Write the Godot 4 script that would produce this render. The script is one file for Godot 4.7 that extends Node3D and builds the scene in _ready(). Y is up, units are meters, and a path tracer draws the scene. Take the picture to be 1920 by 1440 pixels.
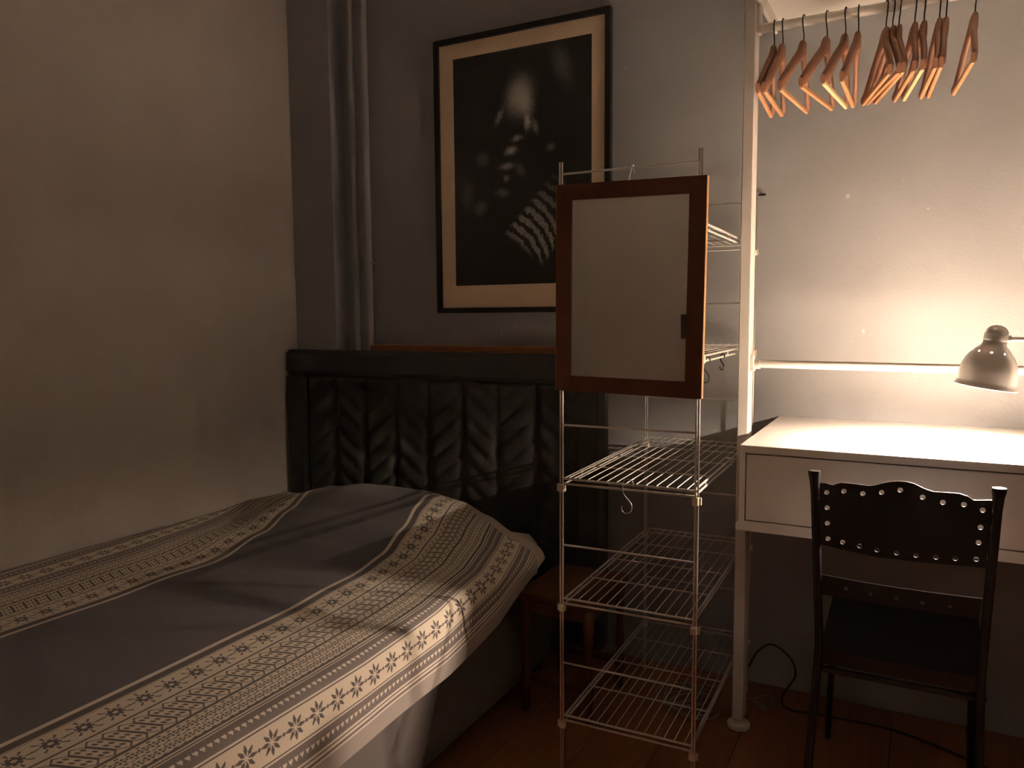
extends Node3D
# A bedroom corner at night: one desk lamp lights the place.
# World: y up, back wall at z = 0, floor at y = 0, camera on x = 0.

const F := 1445.0
const CAM := Vector3(0, 1.2, 2.504)
var cam_basis := Basis.from_euler(Vector3(deg_to_rad(-5.115), deg_to_rad(28.03), deg_to_rad(-0.455)), EULER_ORDER_YXZ)
var M := {}
var taken := {}

# ---------------------------------------------------------------- pixel -> plane
func pl(x: float, y: float, axis: int, v: float) -> Vector3:
	var d := cam_basis * Vector3((x - 960.0) / F, -(y - 720.0) / F, -1.0)
	return CAM + d * ((v - CAM[axis]) / d[axis])

# ---------------------------------------------------------------- bookkeeping
func numbered(n: String) -> String:
	if not taken.has(n):
		taken[n] = 0
		return n
	taken[n] += 1
	return "%s_%03d" % [n, taken[n]]

func tag(o: Node, label: String, category: String, group := "", kind := "") -> void:
	o.set_meta("label", label)
	if category: o.set_meta("category", category)
	if group: o.set_meta("group", group)
	if kind: o.set_meta("kind", kind)

func thing(called: String, label: String, category: String, at := Vector3.ZERO, turn := 0.0, group := "") -> Node3D:
	var o := Node3D.new()
	o.name = numbered(called)
	add_child(o)
	o.position = at
	o.rotation.y = turn
	tag(o, label, category, group)
	return o

func sf() -> SurfaceTool:
	var st := SurfaceTool.new()
	st.begin(Mesh.PRIMITIVE_TRIANGLES)
	return st

func mesh_of(st: SurfaceTool, mat: Material) -> ArrayMesh:
	st.generate_normals()
	st.set_material(mat)
	return st.commit()

func put(mesh: Mesh, called: String, parent: Node = null) -> MeshInstance3D:
	var o := MeshInstance3D.new()
	o.mesh = mesh
	o.name = called if parent else numbered(called)
	if parent == null: parent = self
	parent.add_child(o, true)
	return o

func part(st: SurfaceTool, called: String, mat: Material, parent: Node = null) -> MeshInstance3D:
	return put(mesh_of(st, mat), called, parent)

func struct(st: SurfaceTool, called: String, mat: Material, label: String) -> MeshInstance3D:
	var o := part(st, called, mat)
	o.set_meta("kind", "structure")
	o.set_meta("label", label)
	o.set_meta("category", called.split("_")[0])
	return o

# ---------------------------------------------------------------- shapes
func tri(st: SurfaceTool, a: Vector3, b: Vector3, c: Vector3) -> void:   # counter-clockwise seen from outside
	st.add_vertex(a); st.add_vertex(c); st.add_vertex(b)

func quad(st: SurfaceTool, a: Vector3, b: Vector3, c: Vector3, d: Vector3) -> void:
	tri(st, a, b, c); tri(st, a, c, d)

func box(st: SurfaceTool, lo: Vector3, hi: Vector3, e := 0.0) -> void:
	# chamfered box: convex hull of three crossing boxes
	st.set_smooth_group(0xFFFFFFFF)
	if e <= 0.0:
		var p := [Vector3(lo.x, lo.y, lo.z), Vector3(hi.x, lo.y, lo.z), Vector3(hi.x, hi.y, lo.z), Vector3(lo.x, hi.y, lo.z), Vector3(lo.x, lo.y, hi.z), Vector3(hi.x, lo.y, hi.z), Vector3(hi.x, hi.y, hi.z), Vector3(lo.x, hi.y, hi.z)]
		quad(st, p[4], p[5], p[6], p[7]); quad(st, p[1], p[0], p[3], p[2]); quad(st, p[5], p[1], p[2], p[6])
		quad(st, p[0], p[4], p[7], p[3]); quad(st, p[7], p[6], p[2], p[3]); quad(st, p[0], p[1], p[5], p[4])
		return
	var c := (lo + hi) / 2.0
	var h := (hi - lo) / 2.0
	for ax in 3:
		var u := (ax + 1) % 3
		var w := (ax + 2) % 3
		for s in [-1.0, 1.0]:
			var q: Array[Vector3] = []
			for k in [[-1, -1], [1, -1], [1, 1], [-1, 1]]:
				var v := Vector3.ZERO
				v[ax] = s * h[ax]; v[u] = k[0] * (h[u] - e); v[w] = k[1] * (h[w] - e)
				q.append(c + v)
			if s < 0: q.reverse()
			quad(st, q[0], q[1], q[2], q[3])
		# edges that run along ax
		for k in [[-1, -1], [1, -1], [1, 1], [-1, 1]]:
			var a := Vector3.ZERO; var b := Vector3.ZERO
			a[u] = k[0] * h[u]; a[w] = k[1] * (h[w] - e); b[u] = k[0] * (h[u] - e); b[w] = k[1] * h[w]
			var a2 := a; var b2 := b
			a[ax] = -(h[ax] - e); b[ax] = -(h[ax] - e); a2[ax] = h[ax] - e; b2[ax] = h[ax] - e
			if k[0] * k[1] > 0: quad(st, c + a, c + b, c + b2, c + a2)
			else: quad(st, c + a, c + a2, c + b2, c + b)
	for sx in [-1.0, 1.0]:
		for sy in [-1.0, 1.0]:
			for sz in [-1.0, 1.0]:
				var a := c + Vector3(sx * h.x, sy * (h.y - e), sz * (h.z - e))
				var b := c + Vector3(sx * (h.x - e), sy * h.y, sz * (h.z - e))
				var d := c + Vector3(sx * (h.x - e), sy * (h.y - e), sz * h.z)
				if sx * sy * sz > 0: tri(st, a, b, d)
				else: tri(st, a, d, b)

func frame_for(dir: Vector3) -> Array:
	var up := Vector3.UP if absf(dir.y) < 0.9 else Vector3.RIGHT
	var x := up.cross(dir).normalized()
	return [x, dir.cross(x).normalized()]

func tube(st: SurfaceTool, path: Array, r, n := 8, caps := true) -> void:
	# r: one radius, or one for each point
	var rings := []
	var nrm := Vector3.ZERO
	for i in path.size():
		var d: Vector3
		if i == 0: d = path[1] - path[0]
		elif i == path.size() - 1: d = path[i] - path[i - 1]
		else: d = (path[i] - path[i - 1]).normalized() + (path[i + 1] - path[i]).normalized()
		d = d.normalized()
		if i == 0: nrm = frame_for(d)[0]
		else: nrm = (nrm - d * nrm.dot(d)).normalized()
		var bi := d.cross(nrm)
		var rr: float = r[i] if r is Array else r
		var ring := []
		for k in n:
			var a := TAU * k / n
			ring.append(path[i] + (nrm * cos(a) + bi * sin(a)) * rr)
		rings.append(ring)
	st.set_smooth_group(1)
	for i in path.size() - 1:
		for k in n:
			var k2 := (k + 1) % n
			quad(st, rings[i][k], rings[i][k2], rings[i + 1][k2], rings[i + 1][k])
	if caps:
		st.set_smooth_group(0xFFFFFFFF)
		for k in range(1, n - 1):
			tri(st, rings[0][0], rings[0][k + 1], rings[0][k])
			var e: Array = rings[path.size() - 1]
			tri(st, e[0], e[k], e[k + 1])

func lathe(st: SurfaceTool, prof: Array, n := 24, xf := Transform3D.IDENTITY, holes := {}) -> void:
	# prof: Vector2(radius, height) from the bottom up, the outside to the right; a break in smoothness where a point repeats
	st.set_smooth_group(2)
	var g := 2
	for i in prof.size() - 1:
		var p: Vector2 = prof[i]; var q: Vector2 = prof[i + 1]
		if p.is_equal_approx(q):
			g += 1
			st.set_smooth_group(g)
			continue
		for k in n:
			if holes.has(i) and holes[i].has(k): continue
			var a := TAU * k / n; var b := TAU * (k + 1) / n
			var p0 := xf * Vector3(cos(a) * p.x, p.y, sin(a) * p.x); var p1 := xf * Vector3(cos(b) * p.x, p.y, sin(b) * p.x)
			var q0 := xf * Vector3(cos(a) * q.x, q.y, sin(a) * q.x); var q1 := xf * Vector3(cos(b) * q.x, q.y, sin(b) * q.x)
			if p.x < 1e-5: tri(st, p0, q0, q1)
			elif q.x < 1e-5: tri(st, p0, q0, p1)
			else:
				tri(st, p0, q0, q1); tri(st, p0, q1, p1)

func ball(st: SurfaceTool, c: Vector3, r: float, n := 12) -> void:
	var prof := []
	for i in n / 2 + 1:
		var a := -PI / 2 + PI * i / (n / 2)
		prof.append(Vector2(maxf(cos(a), 0.0) * r, sin(a) * r))
	lathe(st, prof, n, Transform3D(Basis.IDENTITY, c))

func prism(st: SurfaceTool, pts: PackedVector2Array, z0: float, z1: float) -> void:
	# outline in x, y pushed along z
	st.set_smooth_group(0xFFFFFFFF)
	var p := pts.duplicate()
	if Geometry2D.is_polygon_clockwise(p): p.reverse()
	var ix := Geometry2D.triangulate_polygon(p)
	for i in range(0, ix.size(), 3):
		var t := [p[ix[i]], p[ix[i + 1]], p[ix[i + 2]]]
		if (t[1] - t[0]).cross(t[2] - t[0]) < 0: t.reverse()
		tri(st, Vector3(t[0].x, t[0].y, z1), Vector3(t[1].x, t[1].y, z1), Vector3(t[2].x, t[2].y, z1))
		tri(st, Vector3(t[2].x, t[2].y, z0), Vector3(t[1].x, t[1].y, z0), Vector3(t[0].x, t[0].y, z0))
	for i in p.size():
		var a := p[i]; var b := p[(i + 1) % p.size()]
		quad(st, Vector3(a.x, a.y, z0), Vector3(b.x, b.y, z0), Vector3(b.x, b.y, z1), Vector3(a.x, a.y, z1))

func curve_points(ctrl: Array, n := 6) -> Array:
	var out := []
	for i in ctrl.size() - 1:
		var p0: Vector3 = ctrl[maxi(i - 1, 0)]; var p1: Vector3 = ctrl[i]; var p2: Vector3 = ctrl[i + 1]; var p3: Vector3 = ctrl[mini(i + 2, ctrl.size() - 1)]
		for k in n: out.append(p1.cubic_interpolate(p2, p0, p3, float(k) / n))
	out.append(ctrl[-1])
	return out

# ---------------------------------------------------------------- materials
func noise_img(size: int, freq: float, seed_: int, octaves := 4) -> Image:
	var n := FastNoiseLite.new()
	n.seed = seed_
	n.noise_type = FastNoiseLite.TYPE_SIMPLEX_SMOOTH
	n.frequency = freq
	n.fractal_octaves = octaves
	return n.get_seamless_image(size, size)

func tint_tex(img: Image, a: Color, b: Color) -> ImageTexture:
	var o := Image.create(img.get_width(), img.get_height(), true, Image.FORMAT_RGB8)
	for y in img.get_height():
		for x in img.get_width():
			o.set_pixel(x, y, a.lerp(b, img.get_pixel(x, y).r))
	o.generate_mipmaps()
	return ImageTexture.create_from_image(o)

func mat(c: Color, rough := 0.6, metal := 0.0, spec := 0.5) -> StandardMaterial3D:
	var m := StandardMaterial3D.new()
	m.albedo_color = c
	m.roughness = rough
	m.metallic = metal
	m.metallic_specular = spec
	return m

func lin(r: float, g: float, b: float) -> Color:
	return Color(r, g, b).linear_to_srgb()

func grained(a: Color, b: Color, img: Image, scale: Vector3, rough := 0.7, bump: Image = null, depth := 0.0, world := true) -> StandardMaterial3D:
	var m := mat(Color.WHITE, rough)
	m.albedo_texture = tint_tex(img, a, b)
	m.uv1_triplanar = true
	m.uv1_world_triplanar = world
	m.uv1_scale = scale
	if bump:
		m.heightmap_enabled = true
		m.heightmap_texture = ImageTexture.create_from_image(bump)
		m.heightmap_scale = depth
	return m

func make_materials() -> void:
	var fine := noise_img(512, 0.22, 3, 2)
	var soft := noise_img(256, 0.012, 7, 3)
	var weave := Image.create(64, 64, false, Image.FORMAT_L8)
	for y in 64:
		for x in 64:
			var v := 0.5 + 0.25 * sin(TAU * x / 4.0) * (1.0 if (y / 2) % 2 else -1.0) + 0.2 * sin(TAU * y / 4.0)
			weave.set_pixel(x, y, Color(v, v, v))
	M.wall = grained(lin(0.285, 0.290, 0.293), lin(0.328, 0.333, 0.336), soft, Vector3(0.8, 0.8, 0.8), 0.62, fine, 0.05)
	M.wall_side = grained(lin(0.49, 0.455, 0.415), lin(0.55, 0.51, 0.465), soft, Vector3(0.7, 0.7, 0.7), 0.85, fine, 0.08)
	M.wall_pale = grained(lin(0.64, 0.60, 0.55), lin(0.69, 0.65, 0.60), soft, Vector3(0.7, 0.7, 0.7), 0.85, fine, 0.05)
	M.ceiling = grained(lin(0.48, 0.46, 0.44), lin(0.52, 0.50, 0.48), soft, Vector3(0.7, 0.7, 0.7), 0.9)
	M.plaster = mat(lin(0.47, 0.46, 0.44), 0.9)
	for i in 4:
		var k: float = [0.85, 1.0, 1.12, 0.95][i]
		M["plank%d" % i] = grained(lin(0.24 * k, 0.085 * k, 0.036 * k), lin(0.35 * k, 0.13 * k, 0.058 * k), noise_img(256, 0.03, 20 + i), Vector3(5.0, 5.0, 0.55), 0.42)
	M.subfloor = mat(lin(0.20, 0.15, 0.10), 0.9)
	M.white_paint = mat(lin(0.72, 0.69, 0.63), 0.35)
	M.white_lacquer = mat(lin(0.69, 0.66, 0.61), 0.28)
	M.white_plastic = mat(lin(0.70, 0.64, 0.50), 0.4)
	M.hardboard = mat(lin(0.24, 0.15, 0.085), 0.9)
	M.chrome = mat(lin(0.62, 0.60, 0.57), 0.32, 0.85)
	M.wire_white = mat(lin(0.60, 0.58, 0.54), 0.38, 0.35)
	M.steel = mat(lin(0.74, 0.725, 0.69), 0.40, 0.65)
	M.shade_inside = mat(lin(0.80, 0.79, 0.77), 0.5)
	M.black_metal = mat(lin(0.010, 0.010, 0.012), 0.36)
	M.hook_black = mat(lin(0.012, 0.010, 0.009), 0.4)
	M.black_frame = mat(lin(0.012, 0.010, 0.009), 0.45)
	M.cord_black = mat(lin(0.012, 0.010, 0.010), 0.5)
	M.cord_white = mat(lin(0.26, 0.24, 0.215), 0.5)
	M.mirror_wood = grained(lin(0.115, 0.034, 0.014), lin(0.16, 0.05, 0.02), noise_img(256, 0.03, 31), Vector3(8, 1.2, 8), 0.5)
	M.mirror_edge = mat(lin(0.50, 0.27, 0.10), 0.6)
	M.mirror = mat(lin(0.90, 0.90, 0.88), 0.015, 1.0)
	M.ledge_wood = grained(lin(0.24, 0.085, 0.03), lin(0.40, 0.16, 0.06), noise_img(256, 0.03, 32), Vector3(1.0, 9, 9), 0.5)
	M.stool_wood = grained(lin(0.085, 0.028, 0.011), lin(0.13, 0.045, 0.018), noise_img(256, 0.03, 33), Vector3(6, 2, 2), 0.45)
	M.hanger_wood = grained(lin(0.23, 0.105, 0.058), lin(0.31, 0.15, 0.085), noise_img(256, 0.03, 34), Vector3(9, 9, 3), 0.5, null, 0.0, false)
	M.hanger_bar = grained(lin(0.46, 0.23, 0.10), lin(0.58, 0.31, 0.15), noise_img(256, 0.03, 35), Vector3(12, 12, 2), 0.5, null, 0.0, false)
	M.hanger_bar_pale = mat(lin(0.74, 0.56, 0.30), 0.5)
	M.headboard = grained(lin(0.040, 0.037, 0.037), lin(0.056, 0.052, 0.051), fine, Vector3(3, 3, 3), 0.9, weave, 0.05)
	M.bed_base = grained(lin(0.11, 0.10, 0.095), lin(0.15, 0.135, 0.125), fine, Vector3(4, 4, 4), 0.95, weave, 0.05)
	M.mattress = mat(lin(0.5, 0.48, 0.45), 0.9)
	M.mat_board = grained(lin(0.80, 0.63, 0.43), lin(0.88, 0.70, 0.49), fine, Vector3(1.5, 1.5, 1.5), 0.9)
	M.glass = mat(Color(1, 1, 1, 0.03), 0.02)
	M.glass.transparency = BaseMaterial3D.TRANSPARENCY_ALPHA
	M.spread_edge = grained(lin(0.50, 0.45, 0.36), lin(0.62, 0.56, 0.46), fine, Vector3(6, 6, 6), 0.95)
	M.bulb = mat(lin(0.9, 0.85, 0.75), 0.5)
	M.bulb.emission_enabled = true
	M.bulb.emission = Color(1.0, 0.87, 0.66)
	M.bulb.emission_energy_multiplier = 6.0
	M.switch_dark = mat(lin(0.10, 0.085, 0.07), 0.5)

# ---------------------------------------------------------------- bedspread print
func spread_texture() -> ImageTexture:
	var px := 0.00125
	var w := 1192                      # 1.49 m across
	var h := 48                        # 6 cm repeat
	var dark := lin(0.135, 0.118, 0.112)
	var slate := lin(0.135, 0.129, 0.138)
	var cream := lin(0.74, 0.67, 0.54)
	var pale := lin(0.76, 0.70, 0.60)
	var taupe := lin(0.22, 0.19, 0.175)
	var grey := lin(0.36, 0.325, 0.29)
	var img := Image.create(w, h, false, Image.FORMAT_RGB8)
	for iy in h:
		var t := (iy + 0.5) * px       # 0 .. 0.06
		for ix in w:
			var a := absf((ix + 0.5) * px - 0.745)
			var d := a - 0.2375        # distance outwards from the cream line
			var c := slate
			if d < -0.006: c = slate
			elif d < 0.006: c = pale
			elif d < 0.027: c = dark
			elif d < 0.030: c = cream
			elif d < 0.033: c = dark if fposmod(t, 0.005) < 0.003 else cream
			elif d < 0.108:            # suns
				c = cream
				var p := Vector2(d - 0.069, t - 0.03)
				var r := p.length()
				var an := fposmod(p.angle(), PI / 4)
				if absf(r - 0.0085) < 0.0035: c = dark
				elif r > 0.012 and r < 0.0165 and absf(an - PI / 8) < 0.22: c = dark
				elif r > 0.017 and r < 0.030 and (an < 0.075 or an > PI / 4 - 0.075): c = dark
				elif absf(d - 0.069) < 0.0015 and absf(p.y) > 0.024: c = dark
			elif d < 0.113: c = dark
			elif d < 0.118: c = cream
			elif d < 0.200:            # rows of lozenges
				c = cream
				var e := d - 0.159
				var slant := fposmod(t + e * 0.35, 0.03) - 0.015
				var rim := absf(slant) * 0.9 + absf(e)
				if rim < 0.041:
					if absf(absf(slant) - 0.0135) < 0.0019: c = dark
					elif rim > 0.0375 and absf(slant) < 0.0135: c = dark
					else:
						var ee := fposmod(e + 0.010, 0.020) - 0.010
						if absf(e) < 0.027 and absf(ee) < 0.0048 and absf(absf(slant) - 0.0048) < 0.0030 and absf(ee) + absf(absf(slant) - 0.0048) < 0.0062: c = dark
			elif d < 0.207: c = dark
			elif d < 0.211: c = cream
			elif d < 0.270:            # small flowers
				c = cream
				var e := fposmod(d - 0.2115, 0.0293) - 0.01465
				var s := fposmod(t + (0.01 if d > 0.2408 else 0.0), 0.02) - 0.01
				var r := Vector2(e, s).length()
				var an := fposmod(Vector2(e, s).angle(), PI / 2)
				if r < 0.0085 and r > 0.0022 and absf(an - PI / 4) < 0.42: c = dark
				elif absf(e) > 0.0115 and absf(s) < 0.0035: c = dark
				elif absf(s) > 0.0082 and absf(e) < 0.0035: c = dark
			elif d < 0.277: c = dark
			elif d < 0.283: c = pale
			elif d < 0.286: c = dark
			elif d < 0.290: c = pale
			elif d < 0.328 or (d > 0.402 and d < 0.438):   # hearts
				c = taupe
				var e := d - (0.309 if d < 0.33 else 0.42)
				var s := fposmod(t, 0.015) - 0.0075
				var q := Vector2(absf(s), -e)
				if q.y > -0.0065 and q.x < 0.0052 * clampf((q.y + 0.0065) / 0.007, 0.0, 1.0) and q.y < 0.0045 - absf(q.x - 0.0026) * 0.7: c = pale
			elif d < 0.331: c = pale
			elif d < 0.334: c = dark
			elif d < 0.396:            # eight-petalled stars
				c = cream
				var p := Vector2(d - 0.365, t - 0.03)
				var r := p.length()
				var an := fposmod(p.angle() + PI / 8, PI / 4) - PI / 8
				if r > 0.0035 and r < 0.0235 and absf(an) < 0.30 * (1.0 - absf(r - 0.012) / 0.0135): c = dark
				var q := Vector2(absf(p.x), 0.03 - absf(p.y))
				if q.x + q.y < 0.0042: c = dark
				if absf(q.x - 0.0) + absf(q.y - 0.0066) < 0.0022: c = dark
			elif d < 0.399: c = dark
			elif d < 0.402: c = pale
			elif d < 0.442: c = pale
			elif d < 0.446: c = taupe
			elif d < 0.451: c = pale
			elif d < 0.457: c = taupe
			elif d < 0.461: c = pale
			else: c = grey
			var k := 1.0 + 0.10 * sin(TAU * ix / 4.0) * (1.0 if (iy / 2) % 2 else -1.0) + 0.03 * sin(ix * 12.9898 + iy * 78.233)
			img.set_pixel(ix, iy, Color(clampf(c.r * k, 0, 1), clampf(c.g * k, 0, 1), clampf(c.b * k, 0, 1)))
	img.generate_mipmaps()
	return ImageTexture.create_from_image(img)

# ---------------------------------------------------------------- dark print in the frame
func print_texture() -> ImageTexture:
	var w := 300; var h := 450
	var img := Image.create(w, h, false, Image.FORMAT_RGB8)
	var n := FastNoiseLite.new(); n.seed = 5; n.frequency = 0.02; n.fractal_octaves = 4
	var n2 := FastNoiseLite.new(); n2.seed = 9; n2.frequency = 0.07; n2.fractal_octaves = 3
	# soft patches: centre u, v, half size, turn, strength, colour mix
	var blobs := [[0.50, 0.20, 0.085, 0.075, -0.25, 0.34], [0.55, 0.25, 0.05, 0.05, 0.0, 0.20], [0.555, 0.315, 0.022, 0.03, 0.0, 0.36], [0.61, 0.335, 0.02, 0.03, 0.3, 0.16], [0.35, 0.275, 0.02, 0.035, -0.5, 0.17],
		[0.48, 0.375, 0.035, 0.012, 0.2, 0.24], [0.435, 0.425, 0.04, 0.016, 0.15, 0.34], [0.40, 0.49, 0.05, 0.013, 0.0, 0.24], [0.40, 0.54, 0.022, 0.014, 0.3, 0.16], [0.37, 0.60, 0.045, 0.018, -0.2, 0.10], [0.50, 0.51, 0.03, 0.03, 0.6, 0.07],
		[0.80, 0.10, 0.06, 0.09, 0.3, 0.07], [0.72, 0.43, 0.03, 0.016, 0.0, 0.11], [0.22, 0.45, 0.05, 0.03, 0.0, 0.06], [0.20, 0.66, 0.05, 0.03, 0.4, 0.07], [0.10, 0.60, 0.05, 0.06, 0.0, 0.04]]
	for y in h:
		for x in w:
			var u := (x + 0.5) / w; var v := (y + 0.5) / h
			var g := 0.007 + 0.006 * n.get_noise_2d(x, y) + 0.006 * n2.get_noise_2d(x, y)
			var wu := u + 0.012 * n2.get_noise_2d(x * 1.7, y * 1.7); var wv := v + 0.008 * n2.get_noise_2d(x * 1.7 + 90, y * 1.7)
			for b in blobs:
				var dx: float = (wu - b[0]); var dy: float = (wv - b[1]) * 1.55
				var ca := cos(b[4]); var sa := sin(b[4])
				var q := Vector2((dx * ca - dy * sa) / b[2], (dx * sa + dy * ca) / (b[3] * 1.55))
				g += b[5] * 1.3 * exp(-pow(q.length_squared(), 1.3) * 1.1)
			# folded, striped cloth at the lower right
			var q0 := Vector2(u - 0.69, (v - 0.715) * 1.55)
			var al := q0.dot(Vector2(0.62, -0.785)); var ac := q0.dot(Vector2(0.785, 0.62))
			var bend := al + 1.4 * ac * ac + 0.25 * ac + 0.016 * n.get_noise_2d(x * 2.2, y * 2.2) + 0.01 * n2.get_noise_2d(x * 1.4, y * 1.4)
			var inside := clampf((0.165 - 0.10 * al - absf(ac)) / 0.03, 0, 1) * clampf((0.28 - absf(al)) / 0.05, 0, 1)
			var stripe := clampf(0.55 + 1.5 * sin(bend * 92.0), 0, 1)
			g += inside * stripe * (0.26 + 0.18 * n2.get_noise_2d(x * 2.5, y * 2.5)) * clampf((0.32 - al) / 0.45, 0.2, 1.0)
			g = clampf(g, 0.004, 0.6)
			img.set_pixel(x, y, lin(g, g * 0.98, g * 0.86))
	img.generate_mipmaps()
	return ImageTexture.create_from_image(img)

# ================================================================= scene
func _ready() -> void:
	# camera
	var cam := Camera3D.new()
	cam.name = "camera"
	add_child(cam)
	cam.transform = Transform3D(cam_basis, CAM)
	cam.fov = rad_to_deg(2.0 * atan(720.0 / F))
	cam.near = 0.02
	cam.far = 50.0
	cam.current = true
	# surroundings: night outside, nothing shines in
	var we := WorldEnvironment.new()
	we.name = "surroundings"
	var env := Environment.new()
	env.background_mode = Environment.BG_COLOR
	env.background_color = Color(0, 0, 0)
	env.tonemap_mode = Environment.TONE_MAPPER_LINEAR
	env.tonemap_exposure = 3.35
	env.sdfgi_enabled = true
	env.ssao_enabled = true
	env.ssil_enabled = true
	we.environment = env
	add_child(we)
	make_materials()
	build_room()
	build_bed()
	build_desk_system()
	build_lamp()
	build_rack()
	build_mirror()
	build_picture()
	build_hangers()
	build_chair()
	build_stool()
	build_small()

const XL := -2.32
const XR := 1.75
const ZR := 2.92
const YC := 2.62

func build_room() -> void:
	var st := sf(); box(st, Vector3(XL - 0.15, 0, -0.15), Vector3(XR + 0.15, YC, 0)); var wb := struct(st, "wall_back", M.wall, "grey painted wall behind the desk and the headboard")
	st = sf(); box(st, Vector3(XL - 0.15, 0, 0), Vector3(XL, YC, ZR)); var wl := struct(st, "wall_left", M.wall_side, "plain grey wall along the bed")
	st = sf(); box(st, Vector3(XR, 0, 0), Vector3(XR + 0.15, YC, ZR)); struct(st, "wall_right", M.wall_pale, "plain grey wall beyond the desk")
	st = sf(); box(st, Vector3(XL - 0.15, 0, ZR), Vector3(XR + 0.15, YC, ZR + 0.15)); struct(st, "wall_front", M.wall_pale, "plain wall seen in the mirror")
	st = sf(); box(st, Vector3(XL - 0.15, YC, -0.15), Vector3(XR + 0.15, YC + 0.15, ZR + 0.15)); struct(st, "ceiling", M.ceiling, "white ceiling")
	st = sf(); box(st, Vector3(XL, 0, 0), Vector3(-2.1, YC, 0.068), 0.004); struct(st, "wall_corner", M.wall, "boxed-in pillar in the corner beside the pipes")
	# floor: boards that run towards the back wall
	st = sf(); box(st, Vector3(XL - 0.15, -0.16, -0.15), Vector3(XR + 0.15, -0.012, ZR + 0.15))
	var fl := struct(st, "floor", M.subfloor, "dark reddish brown board floor")
	var bw := 0.19
	var rng := RandomNumberGenerator.new(); rng.seed = 11
	var x := XL
	var row := 0
	while x < XR - 0.001:
		var x1 := minf(x + bw, XR)
		var z := -rng.randf() * 1.1
		while z < ZR - 0.001:
			var z0 := maxf(z, 0.0); var z1 := minf(z + 1.28, ZR)
			if z1 - z0 > 0.02:
				var s := sf(); box(s, Vector3(x + 0.0007, -0.012, z0 + 0.0007), Vector3(x1 - 0.0007, 0.0, z1 - 0.0007), 0.0012)
				part(s, "floor_board", M["plank%d" % (rng.randi() % 4)], fl)
			z += 1.28
		x = x1
		row += 1
	# chips and marks in the paint, read from the photograph
	for c in [[1590, 368, 0.0065, 1.1], [1740, 391, 0.005, 0.6], [1619, 621, 0.0038, 2.0], [1172, 128, 0.004, 0.7], [852, 615, 0.004, 1.6], [940, 623, 0.003, 2.5], [966, 612, 0.0025, 4.0], [922, 634, 0.003, 0.8], [1694, 336, 0.003, 0.5]]:
		var p := pl(c[0], c[1], 2, 0.0)
		var pts := PackedVector2Array()
		for k in 9:
			var a := TAU * k / 9
			var r: float = c[2] * (0.7 + 0.5 * fposmod(sin(k * 12.9 + c[0]) * 43.7, 1.0))
			pts.append(Vector2(p.x + cos(a) * r, p.y + sin(a) * r * c[3]))
		var s := sf(); prism(s, pts, -0.001, 0.0008); part(s, "paint_chip", M.plaster, wb)
	# pipes in the corner
	for q in [[-2.012, 0.0125, "thin painted heating pipe beside the pillar"], [-1.950, 0.0155, "thicker painted heating pipe on the picture side"]]:
		var t := thing("heating_pipe", q[2], "pipe", Vector3(q[0], 0, 0.045))
		var s := sf(); tube(s, [Vector3(0, 0, 0), Vector3(0, YC, 0)], q[1], 14); part(s, "pipe", M.wall, t)
		s = sf(); tube(s, [Vector3(0, 1.405, 0), Vector3(0, 1.42, 0)], q[1] + 0.003, 14); tube(s, [Vector3(0.0, 1.412, 0), Vector3(0.0, 1.412, -0.044)], 0.004, 8)
		if q[1] > 0.014: tube(s, [Vector3(0.0, 1.412, 0.004), Vector3(0.032, 1.412, 0.004)], 0.004, 8)
		part(s, "clamp", M.wall, t)
	# the switch that shows in the mirror
	var sw := thing("light_switch", "light switch on a dark plate seen in the mirror", "switch", in_mirror(1297, 612))
	st = sf(); box(st, Vector3(-0.05, -0.06, -0.012), Vector3(0.05, 0.06, 0.0), 0.003); part(st, "plate", M.switch_dark, sw)
	st = sf(); box(st, Vector3(-0.012, -0.02, -0.022), Vector3(0.012, 0.02, -0.011), 0.003); part(st, "rocker", M.white_plastic, sw)

# ---------------------------------------------------------------- bed
const X0 := -1.5925
func spread_shift(z: float) -> float:
	var k := [[0.15, -0.215], [0.3, -0.17], [0.5, -0.10], [0.68, -0.05], [0.95, -0.012], [1.25, 0.0], [3.0, 0.0]]
	if z <= k[0][0]: return k[0][1]
	for i in k.size() - 1:
		if z <= k[i + 1][0]:
			return lerpf(k[i][1], k[i + 1][1], (z - k[i][0]) / (k[i + 1][0] - k[i][0]))
	return 0.0

func bump(x: float, pts: Array) -> float:
	if x <= pts[0][0]: return pts[0][1]
	for i in pts.size() - 1:
		if x <= pts[i + 1][0]:
			var t: float = (x - pts[i][0]) / (pts[i + 1][0] - pts[i][0])
			return lerpf(pts[i][1], pts[i + 1][1], t * t * (3 - 2 * t))
	return pts[-1][1]

func spread_height(x: float, z: float) -> float:
	var h := 0.479 + 0.004 * sin(x * 7.0 + z * 2.0) * sin(z * 3.1 + 1.0)
	var across := bump(x, [[-2.28, 0.0], [-2.16, 0.01], [-1.96, 0.085], [-1.80, 0.105], [-1.62, 0.10], [-1.45, 0.075], [-1.30, 0.045], [-1.12, 0.015], [-1.05, 0.0]])
	var along := bump(z, [[0.17, 0.72], [0.30, 0.98], [0.40, 1.0], [0.55, 0.62], [0.72, 0.2], [0.9, 0.0]])
	h += across * along
	h += 0.02 * exp(-pow((x + 2.25) / 0.05, 2)) * exp(-pow((z - 0.36) / 0.12, 2))
	h += 0.006 * sin((z + x * 0.35) * 16.0) * exp(-pow((z - 0.95) / 0.3, 2)) * exp(-pow((x + 1.6) / 0.4, 2))
	return h

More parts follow.
